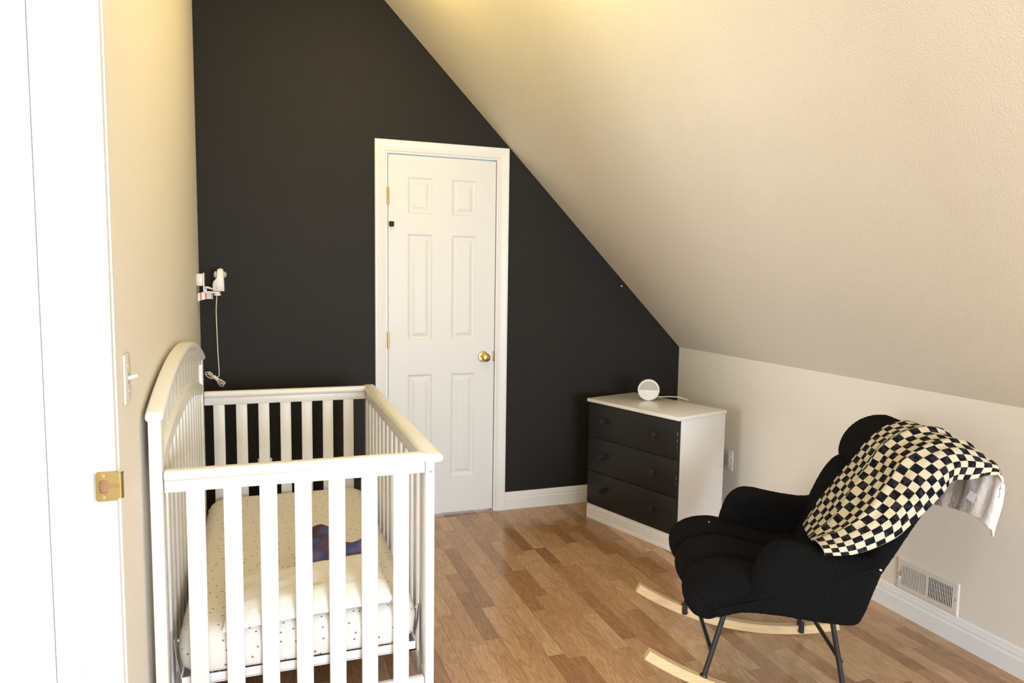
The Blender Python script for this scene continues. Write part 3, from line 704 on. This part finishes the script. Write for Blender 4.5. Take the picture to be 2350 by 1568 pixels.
# galaxy print soft toy / bundled cloth
def lumps(name, els, m, voxel, parent=None, loc=(0, 0, 0), smooth=8):
    bm = bmesh.new()
    for (c, r, rz) in els:
        vs = bmesh.ops.create_icosphere(bm, subdivisions=3, radius=1.0)['verts']
        R = Matrix.Rotation(rz, 3, 'Z')
        for v in vs: v.co = R @ Vector((v.co.x*r[0], v.co.y*r[1], v.co.z*r[2]))+Vector(c)
    me = from_bm(name, bm); tmp = bpy.data.objects.new('tmp', me); COL.objects.link(tmp)
    md = tmp.modifiers.new('r', 'REMESH'); md.mode = 'VOXEL'; md.voxel_size = voxel
    md2 = tmp.modifiers.new('s', 'SMOOTH'); md2.iterations = smooth; md2.factor = .5
    dg = bpy.context.evaluated_depsgraph_get(); dg.update()
    me2 = bpy.data.meshes.new_from_object(tmp.evaluated_get(dg)); bpy.data.objects.remove(tmp); bpy.data.meshes.remove(me)
    for v in me2.vertices:
        p = v.co*14; v.co += v.normal*(noise.noise(p)*.006+noise.noise(p*2.6)*.003); 
        if v.co.z < 0: v.co.z = 0
    me2.name = name; me2.materials.clear(); shade(me2, 80)
    return link(name, me2, m, parent, loc)
gx = lumps('galaxy_cloth', [((-.050, .060, .055), (.055, .055, .055), .3), ((-.045, -.015, .045), (.072, .062, .050), -.2), ((-.085, -.075, .032), (.060, .055, .036), .2), ((-.030, -.085, .030), (.060, .050, .034), 0), ((.020, -.035, .036), (.060, .052, .038), 0), ((.070, -.035, .036), (.052, .044, .036), .35), ((.092, -.015, .036), (.040, .040, .036), .4)], m_galaxy, .005, None, (-0.420, -1.440, 0.393))
tag(gx, 'crumpled blue and purple galaxy print cloth behind the pillow in the crib', 'cloth')

# ------------------------------------------------------------------ dresser (local: x along the front, y into its depth)
DA = math.atan2(-0.956, 0.294)
dr = empty('dresser', (1.100, -0.262, 0), DA); tag(dr, 'small three drawer dresser with black drawer fronts and white painted case', 'dresser')
DW, DD, DH = 0.664, 0.372, 0.700
box('case', 0.004, DW-.004, 0.016, DD, 0.0, DH-.020, m_dresser_w, dr, 0.002, local=True)
box('top', -0.004, DW+.004, -0.010, DD+.002, DH-.020, DH, m_dresser_top, dr, 0.004, local=True)
for k, (z0, z1) in enumerate(((0.094, 0.283), (0.289, 0.479), (0.485, 0.676))):
    d = box('drawer', 0.006, DW-.006, -0.002, 0.018, z0, z1, m_dresser_b, dr, 0.003, local=True)
    for x in (0.135, 0.515):
        lathe('knob', [(0, 0), (.011, 0), (.009, .006), (.008, .012), (.013, .017), (.017, .022), (.0165, .028), (.011, .032), (0, .033)], m_dresser_b, d, (x-DW/2, -.010, .004+(z0+z1)/2-(z0+z1)/2), (PI/2, 0, 0), 20)
    # chipped paint showing pale along the right edge
    if k: 
        for q in range(3 if k == 2 else 6):
            zz = z0+.02+rnd.random()*(z1-z0-.06)-(z0+z1)/2; ln = .004+rnd.random()*.016
            box('paint_chip', DW/2-.0080, DW/2-.0068, -.0105, -.0095, zz, zz+ln, m_chip, d, 0, local=True)
box('drawer_divider', 0.004, DW-.004, 0.006, 0.017, 0.086, DH-.020, m_dresser_b, dr, 0, local=True)
sw = [(0, 0.0), (-.012, 0.0), (-.012, .018), (-.010, .022), (-.012, .026), (-.012, .066), (-.009, .072), (-.009, .080), (-.004, .088), (0, .088)]
bm = bmesh.new()
v0 = [bm.verts.new((0.0, .016+a, b)) for a, b in sw]; v1 = [bm.verts.new((DW, .016+a, b)) for a, b in sw]
bm.faces.new(v0); bm.faces.new(v1[::-1])
for i in range(len(sw)): bm.faces.new((v0[i], v0[(i+1) % len(sw)], v1[(i+1) % len(sw)], v1[i]))
link('plinth_moulding', from_bm('plinth_moulding', bm), m_dresser_w, dr)

# ------------------------------------------------------------------ round bedside speaker / night light
dv = empty('sound_machine', (1.392, -0.425, DH)); tag(dv, 'round white sound machine with grey upper half on the dresser', 'sound machine')
dv.rotation_euler = (0, 0, -0.50)     # faces local -y
R_ = 0.0605; tilt = 0.10
hz = R_*math.cos(tilt)+.001
Rm = (PI/2+tilt, 0, 0)
body = lathe('housing', [(0, -.040), (R_*.55, -.040), (R_*.86, -.032), (R_*.97, -.018), (R_, -.004), (R_, .006), (R_*.985, .010), (R_*.93, .0115), (R_*.86, .0105), (R_*.84, .007), (0, .007)], m_plastic, dv, (0, -.004, hz), Rm, 48)
def half_disc(name, r, a0, a1, z0, z1, m, parent):
    n = 24; ring_ = [Vector((r*math.cos(a0+(a1-a0)*k/n), r*math.sin(a0+(a1-a0)*k/n), 0)) for k in range(n+1)]
    vs = [v+Vector((0, 0, z0)) for v in ring_]+[v+Vector((0, 0, z1)) for v in ring_]; k = n+1
    fs = [list(range(k)), list(range(k, 2*k))]+[[i, (i+1) % k, k+(i+1) % k, k+i] for i in range(k)]
    return link(name, mesh(name, vs, fs), m, parent)
half_disc('speaker_grille', R_*.835, 0, PI, .0068, .0088, m_grey, body)
half_disc('front_panel', R_*.835, PI, 2*PI, .0068, .0092, m_plastic, body)
for a, b in ((-.015, -.016), (.004, -.014), (.023, -.016), (-.026, -.029), (-.011, -.030)):
    lathe('button', [(0, 0), (.0022, 0), (.0018, .0006), (0, .0008)], m_mark, body, (a, b, .0092), (0, 0, 0), 10)
tube('power_cord', [(.045, .012, .022), (.07, .02, .020), (.12, .045, .019), (.17, .05, .017), (.20, .045, .010), (.222, .035, .004)], .0026, m_cord, dv, 8, 30)

# ------------------------------------------------------------------ wall register
vt = empty('floor_register', (XR, -1.852, 0.168)); tag(vt, 'white metal air vent register low on the knee wall behind the chair', 'air vent')
vy0, vy1, vz0, vz1 = -1.992, -1.712, 0.104, 0.236           # vy1 is the far (left) edge
gy0, gy1, gz0, gz1 = -1.970, -1.737, 0.128, 0.211
def vent_frame():
    prof = [((vy0, vy1, vz0, vz1), 0.0), ((vy0+.001, vy1-.001, vz0+.001, vz1-.001), .004), ((vy0+.006, vy1-.006, vz0+.006, vz1-.006), .006), ((gy0, gy1, gz0, gz1), .006), ((gy0, gy1, gz0, gz1), -.004)]
    rs = [[Vector((XR-p, a, c)), Vector((XR-p, b, c)), Vector((XR-p, b, d)), Vector((XR-p, a, d))] for (a, b, c, d), p in prof]
    return rs
rings('register_frame', vent_frame(), m_vent, vt, off(vt, (0, 0, 0)), caps=False, smooth=None)
box('duct_back', XR-.0005, XR-.0001, gy0, gy1, gz0, gz1, m_dark, vt)
ym = (gy0+gy1)/2-.003
nl = 16
fin = lambda ang: (lambda b: (bm_box(b, -.0009, .0009, -.0042, .0042, -(gz1-gz0)/2, (gz1-gz0)/2), [v for v in b.verts] and b)[1])(bmesh.new())
me_fin = bpy.data.meshes.new('louver'); bm = bmesh.new(); bm_box(bm, -.0040, .0040, -.0009, .0009, -(gz1-gz0)/2, (gz1-gz0)/2); bm.to_mesh(me_fin); bm.free(); me_fin.materials.append(m_vent)
for k in range(nl):
    y = gy1-(k+.5)*(gy1-ym)/nl; link('louver', me_fin, None, vt, off(vt, (XR-.0035, y, (gz0+gz1)/2)), (0, 0, math.radians(-6)))
    y = ym-(k+.5)*(ym-gy0)/nl; link('louver', me_fin, None, vt, off(vt, (XR-.0035, y, (gz0+gz1)/2)), (0, 0, math.radians(48)))
box('centre_bar', XR-.007, XR-.001, ym-.003, ym+.003, gz0, gz1, m_vent, vt)
for z in (.150, .170, .190): box('cross_vane', XR-.0020, XR-.0008, gy0, gy1, z-.0015, z+.0015, m_mark, vt)
for y, z in ((-1.981, .168), (-1.723, .168)): lathe('screw', [(0, 0), (.0035, 0), (.003, .0012), (0, .0016)], m_steel, vt, off(vt, (XR-.006, y, z)), (0, -PI/2, 0), 12)
box('damper_slot', XR-.0066, XR-.0058, -1.7325, -1.7305, .160, .185, m_dark, vt); box('damper_lever', XR-.012, XR-.006, -1.735, -1.727, .150, .158, m_vent, vt, .001)

# ------------------------------------------------------------------ rocking chair (local: x = back direction, y = away from camera side, z up)
TH = 0.4551
bdir = Vector((math.cos(TH), -math.sin(TH), 0)); wdir = Vector((-math.sin(TH), -math.cos(TH), 0))
CO = Vector((1.2079, -1.6981, 0))+wdir*.2525
chair = empty('rocking_chair', CO, -TH); tag(chair, 'black boucle rocking chair with pale wooden rockers and thin metal legs', 'chair')
RR = 1.0452
def P(s, w, z): return Vector((s, -w, z))          # chair space: w points to the camera side
dt = bpy.data.textures.new('boucle', 'CLOUDS'); dt.noise_scale = 0.0055; dt.noise_depth = 1
def fuzz(o, lev=2, strength=.0034):
    if lev:
        m = o.modifiers.new('sub', 'SUBSURF'); m.levels = lev; m.render_levels = lev
    d = o.modifiers.new('fuzz', 'DISPLACE'); d.texture = dt; d.texture_coords = 'LOCAL'; d.strength = strength; d.mid_level = .5
def cushion(name, prof, w0, w1, r, m, parent, n=120, bulge=.0, capr=14, ybulge=.0):
    """closed (s,z) profile extruded from w0 to w1 with rounded rims"""
    pts = catmull([Vector((a, b, 0)) for a, b in prof], n, True)
    cen = sum(pts, Vector())/n
    nr = []
    for i in range(n):
        t = (pts[(i+1) % n]-pts[i-1]).normalized(); nr.append(Vector((t.y, -t.x, 0)))
    ar = sum((pts[i].x*pts[(i+1) % n].y-pts[(i+1) % n].x*pts[i].y) for i in range(n))
    sg = 1 if ar > 0 else -1
    rs = []
    def ring(ins, w): return [P(*(lambda q: (q.x, w, q.y))(pts[i]-nr[i]*sg*ins)) for i in range(n)]
    def capring(f, w):
        base = [pts[i]-nr[i]*sg*r for i in range(n)]
        return [P(cen.x+(b.x-cen.x)*f, w, cen.y+(b.y-cen.y)*f) for b in base]
    for k in range(capr-1): f = (k+.6)/capr; rs.append(capring(f, w0-bulge*(1-f*f)))
    for k in range(8): a = k/7*PI/2; rs.append(ring(r*(1-math.sin(a)), w0+r*(1-math.cos(a))))
    mid = 7
    for k in range(1, mid): 
        t = k/mid; rs.append(ring(-ybulge*4*t*(1-t), w0+r+(w1-w0-2*r)*t))
    for k in range(8): a = (7-k)/7*PI/2; rs.append(ring(r*(1-math.sin(a)), w1-r*(1-math.cos(a))))
    for k in range(capr-1)[::-1]: f = (k+.6)/capr; rs.append(capring(f, w1+bulge*(1-f*f)))
    o = rings(name, rs, m, parent, smooth=180); return o
# seat lobes
seat = [(.10, .395), (-.02, .405), (-.12, .428), (-.22, .450), (-.29, .446), (-.345, .425), (-.380, .39), (-.388, .35), (-.370, .315), (-.325, .298), (-.28, .312), (-.20, .328), (-.05, .322), (.10, .315)]
seat_e = empty('seat'); seat_e.parent = chair
for w0, w1 in ((-.322, -.102), (-.110, .110), (.102, .322)):
    o = cushion('seat_lobe', seat, w0, w1, .048, m_boucle, seat_e, 130, .006, ybulge=.006); fuzz(o)
# arms / side shells
arm = [(-.335, .345), (-.315, .372), (-.255, .388), (-.205, .415), (-.188, .470), (-.165, .530), (-.122, .566), (-.07, .569), (.0, .556), (.09, .545), (.13, .545), (.172, .549), (.190, .522), (.163, .430), (.142, .365), (.118, .328), (.06, .324), (-.05, .333), (-.14, .345), (-.20, .350), (-.25, .336), (-.30, .322)]
for s in (-1, 1):
    w0, w1 = (.245, .345) if s > 0 else (-.335, -.240)
    o = cushion('armrest', arm, w0, w1, .038, m_boucle, chair, 140, .006); fuzz(o)
# back: loft of rounded sections from seat to headrest
def back_loft(name, fr, rr, halfw, m, parent, n=64, K=46, ex=3.2):
    F = catmull([Vector((a, b, 0)) for a, b in fr], K); B = catmull([Vector((a, b, 0)) for a, b in rr], K); HW = catmull([Vector((a, 0, 0)) for a in halfw], K)
    rs = []
    for k in range(K+1):
        c = (F[k]+B[k])/2; d = (F[k]-B[k])/2; hw = HW[k].x; ring_ = []
        for i in range(n):
            t = 2*PI*i/n; ct, st_ = math.cos(t), math.sin(t)
            a = math.copysign(abs(ct)**(2/ex), ct); b_ = math.copysign(abs(st_)**(2/ex), st_)
            q = c+d*b_; ring_.append(P(q.x, hw*a, q.y))
        rs.append(ring_)
    def shrink(r, f):
        c = sum(r, Vector())/len(r); return [c+(v-c)*f for v in r]
    rs = [shrink(rs[0], .3), shrink(rs[0], .7)]+rs+[shrink(rs[-1], .7), shrink(rs[-1], .3)]
    return rings(name, rs, m, parent, smooth=180)
bk = empty('backrest'); bk.parent = chair
o = back_loft('lower_back', [(.065, .345), (.080, .42), (.122, .52), (.148, .59), (.174, .65), (.206, .695), (.238, .714), (.256, .718)],
              [(.130, .325), (.166, .42), (.222, .525), (.266, .605), (.302, .665), (.330, .712), (.338, .728), (.326, .736)], [.285, .315, .326, .328, .326, .322, .314, .290], m_boucle, bk, ex=4.0); fuzz(o)
o = back_loft('headrest', [(.255, .704), (.234, .712), (.226, .740), (.235, .790), (.260, .832), (.295, .862), (.338, .879), (.375, .884)],
              [(.318, .718), (.336, .726), (.356, .748), (.390, .784), (.418, .815), (.434, .842), (.428, .868), (.406, .884)], [.280, .312, .322, .322, .318, .310, .292, .262], m_boucle, bk, ex=3.8); fuzz(o)
# rockers
for w in (-.2525, .2525):
    rs = []; n = 48
    for k in range(n+1):
        s = -.5154+(.5154+.27)*k/n; a = math.asin(s/RR); rr_ = []
        h = .034
        for (dw, dr_) in ((-.0155, .002), (-.0135, 0), (.0135, 0), (.0155, .002), (.0155, h-.003), (.0125, h), (-.0125, h), (-.0155, h-.003)):
            R2 = RR-dr_; rr_.append(P(R2*math.sin(a), w+dw, RR-R2*math.cos(a)))
        rs.append(rr_)
    o = rings('rocker', rs, m_ash, chair, smooth=30); tag(o, label='pale curved wooden rocker')
    for s in (-.318, .118):
        a = math.asin(s/RR); lathe('wood_plug', [(0, 0), (.006, 0), (.006, .0008), (0, .001)], m_rawwood, o, P((RR-.017)*math.sin(a), w+.0155, RR-(RR-.017)*math.cos(a)), (PI/2, 0, 0), 14)
# legs: steel tubes, splayed, with a cross brace per pair
for nm, top_s, foot_s in (('front', -.252, -.322), ('rear', .070, .125)):
    for w in (-1, 1):
        ztop = .330
        zf = RR-math.sqrt(RR*RR-foot_s**2)+.032
        l = tube('leg', [P(top_s, w*.235, ztop), P(foot_s, w*.2525, zf)], .0085, m_blackmetal, chair, 14)
        lathe('leg_foot', [(0, 0), (.0125, 0), (.0125, .010), (.0095, .014), (0, .014)], m_blackmetal, l, P(foot_s, w*.2525, zf-.002), (0, 0, 0), 16)
        if w < 0: tube('leg_bracket', [P(foot_s, -.2525+.018, zf+.02), P(foot_s, -.2525+.018, zf-.022)], .0105, m_blackmetal, l, 12)
    # crossbar between the pair
    f = .66
    tube('crossbar', [P(top_s+(foot_s-top_s)*f, -.2457, .330+(.085-.330)*f), P(top_s+(foot_s-top_s)*f, .2457, .330+(.085-.330)*f)], .0075, m_blackmetal, chair, 12)
multi = tube('under_frame', [P(-.262, -.235, .325), P(-.262, .235, .325), P(.070, .235, .325), P(.070, -.235, .325), P(-.262, -.235, .325)], .008, m_blackmetal, chair, 10)
lathe('lint', [(0, 0), (.003, 0), (.003, .002), (0, .003)], m_plastic, seat_e, P(-.255, -.16, .465), (0, 0, 0), 8)
lbl = box('side_tag', -.004, .004, -.0005, .0005, -.0022, .0022, m_label, chair, 0, local=True); lbl.location = P(.168, .349, .520); lbl.rotation_euler = (0, .5, 0)

# ------------------------------------------------------------------ checked throw over the chair back
def P2(s, w, z): return chair_m @ P(s, w, z)
chair_m = Matrix.Translation(CO) @ Matrix.Rotation(-TH, 4, 'Z')
grid = [  # rows from the front hem up over the top and down behind; columns far edge -> near hem, (s, w, z)
    [(.100, -.205, .470), (.068, -.08, .487), (.040, .06, .512), (.010, .185, .545), (-.008, .275, .582), (-.006, .350, .586), (.000, .368, .562)],
    [(.142, -.165, .572), (.120, -.05, .580), (.104, .07, .588), (.086, .175, .598), (.074, .270, .612), (.074, .348, .606), (.086, .370, .573)],
    [(.180, -.112, .673), (.166, -.01, .676), (.156, .09, .678), (.146, .185, .682), (.150, .285, .686), (.176, .348, .668), (.186, .368, .622)],
    [(.212, -.066, .752), (.204, .02, .754), (.198, .11, .756), (.196, .195, .758), (.204, .285, .760), (.236, .350, .738), (.258, .362, .690)],
    [(.250, -.026, .838), (.243, .05, .840), (.240, .13, .842), (.242, .205, .842), (.252, .285, .838), (.290, .352, .812), (.322, .358, .764)],
    [(.316, -.034, .890), (.312, .05, .896), (.314, .13, .899), (.320, .210, .897), (.334, .285, .888), (.352, .350, .858), (.348, .360, .806)],
    [(.392, -.040, .904), (.394, .05, .909), (.398, .13, .910), (.402, .210, .906), (.410, .285, .894), (.420, .346, .862), (.402, .352, .812)],
    [(.446, -.035, .862), (.454, .05, .870), (.460, .13, .870), (.466, .210, .868), (.474, .282, .858), (.484, .334, .844), (.482, .350, .828)],
    [(.420, -.030, .770), (.432, .05, .772), (.444, .13, .772), (.460, .205, .770), (.478, .270, .768), (.496, .318, .764), (.514, .302, .746)],
    [(.408, -.025, .640), (.420, .05, .648), (.434, .12, .658), (.452, .185, .668), (.470, .245, .672), (.487, .298, .655), (.508, .278, .618)],
]
def blanket():
    nr, nc = len(grid), len(grid[0]); NU, NV = 96, 150
    rowsc = [catmull([Vector(p) for p in r], NU) for r in grid]
    cols = [catmull([rowsc[r][i] for r in range(nr)], NV) for i in range(NU+1)]
    # arc length based uv so the checks keep their size
    mid = NU//3
    vlen = [0.0]
    for j in range(NV): vlen.append(vlen[-1]+(cols[mid][j+1]-cols[mid][j]).length)
    vs, fs, uvs = [], [], []
    for j in range(NV+1):
        ul = [0.0]
        for i in range(NU): ul.append(ul[-1]+(cols[i+1][j]-cols[i][j]).length)
        for i in range(NU+1):
            p = cols[i][j]; a = cols[min(i+1, NU)][j]-cols[max(i-1, 0)][j]; b = cols[i][min(j+1, NV)]-cols[i][max(j-1, 0)]
            nrm = a.cross(b).normalized(); u, v = i/NU, j/NV
            # folds running up the throw, strongest in the middle
            amp = .0085*math.sin(PI*min(1, u*1.15))*min(1, v*5+.25)*(1-.5*max(0, v-.6)/.4)
            ph = u*19+2.2*v+1.6*noise.noise(Vector((u*2.5, v*3, .3)))
            d = amp*(math.sin(ph)+.6*math.sin(2.3*ph+1.3+3*v))+.004*noise.noise(Vector((u*9, v*12, 2)))
            q = p-nrm*(d+.004) if nrm.x < 0 or True else p
            vs.append(p+nrm*0 if False else p+nrm*(-1 if nrm.dot(Vector((-1, 0, .6))) < 0 else 1)*max(d, -.004))
            uvs.append((u*17.0, vlen[j]/.0270))
    n = NU+1
    for j in range(NV):
        for i in range(NU): fs.append([j*n+i, j*n+i+1, (j+1)*n+i+1, (j+1)*n+i])
    me = bpy.data.meshes.new('throw_blanket'); me.from_pydata([tuple(chair_m @ P(v.x, v.y, v.z)-(chair_m @ P(.25, .1, .6))) for v in vs], [], fs); me.update()
    uv = me.uv_layers.new(name='UVMap')
    for p in me.polygons:
        for li in p.loop_indices: uv.data[li].uv = uvs[me.loops[li].vertex_index]
    # make sure normals point outwards (towards the camera side / up)
    bm = bmesh.new(); bm.from_mesh(me); bm.faces.ensure_lookup_table()
    f = bm.faces[(NV//3)*NU+NU//2]
    if f.normal.dot(M.translation-(f.calc_center_median()+chair_m @ P(.25, .1, .6))) < 0: bmesh.ops.reverse_faces(bm, faces=bm.faces[:])
    bm.to_mesh(me); bm.free(); shade(me, 180)
    for m in (m_check, m_fleece, m_hem): me.materials.append(m)
    o = link('throw_blanket', me, None, None, chair_m @ P(.25, .1, .6))
    sd = o.modifiers.new('thick', 'SOLIDIFY'); sd.thickness = .007; sd.offset = -1; sd.material_offset = 1; sd.material_offset_rim = 2; sd.use_rim = True
    return o
bl = blanket(); tag(bl, 'black and cream checked knit throw with white fleece backing draped over the rocking chair', 'blanket')
lb = box('care_tag', -.0004, .0004, -.012, .012, -.014, .014, m_label, bl, 0, local=True)
lb.location = (chair_m @ P(.452, .262, .735))-(chair_m @ P(.25, .1, .6)); lb.rotation_euler = (.3, .2, -TH+.5); tag(lb, label='small white care label')

# ------------------------------------------------------------------ ceiling lamp (above the frame), plus two lamps added as fill
for n_, (lx, ly, lz, pw) in enumerate(LAMPS):
    lamp = empty('ceiling_lamp', (lx, ly, ZC))
    tag(lamp, ('small brass ceiling lamp hanging over the middle of the room', 'brass ceiling lamp added near the black wall as fill')[n_], 'lamp', 'brass ceiling lamps')
    lathe('canopy', [(0, 0), (.06, 0), (.058, -.012), (.04, -.024), (.012, -.03), (0, -.03)], m_brass, lamp, (0, 0, 0))
    tube('stem', [(0, 0, -.02), (0, 0, lz-ZC+.09)], .006, m_brass, lamp, 10)
    lathe('socket', [(0, lz-ZC+.10), (.016, lz-ZC+.10), (.018, lz-ZC+.05), (.014, lz-ZC+.045), (0, lz-ZC+.045)], m_brass, lamp)
    pl_ = bpy.data.lights.new('bulb', 'POINT'); pl_.energy = pw; pl_.color = LAMP_COL; pl_.shadow_soft_size = 0.03
    po = bpy.data.objects.new('bulb', pl_); COL.objects.link(po); po.parent = lamp; po.location = (0, 0, lz-ZC)
hl = empty('ceiling_lamp', (-1.62, -1.45, 2.45)); tag(hl, 'unseen lamp added to brighten the hall beyond the doorway', 'lamp')  # added lamp: whitens the hall end wall without hitting the jamb
lathe('canopy', [(0, 0), (.07, 0), (.065, -.02), (.03, -.03), (0, -.03)], m_brass, hl)
hp = bpy.data.lights.new('hall_fill_bulb', 'POINT'); hp.energy = 60.0; hp.color = (1.0, 0.95, 0.88); hp.shadow_soft_size = 0.06
ho = bpy.data.objects.new('hall_fill_bulb', hp); COL.objects.link(ho); ho.parent = hl; ho.location = (0, 0, -.15)
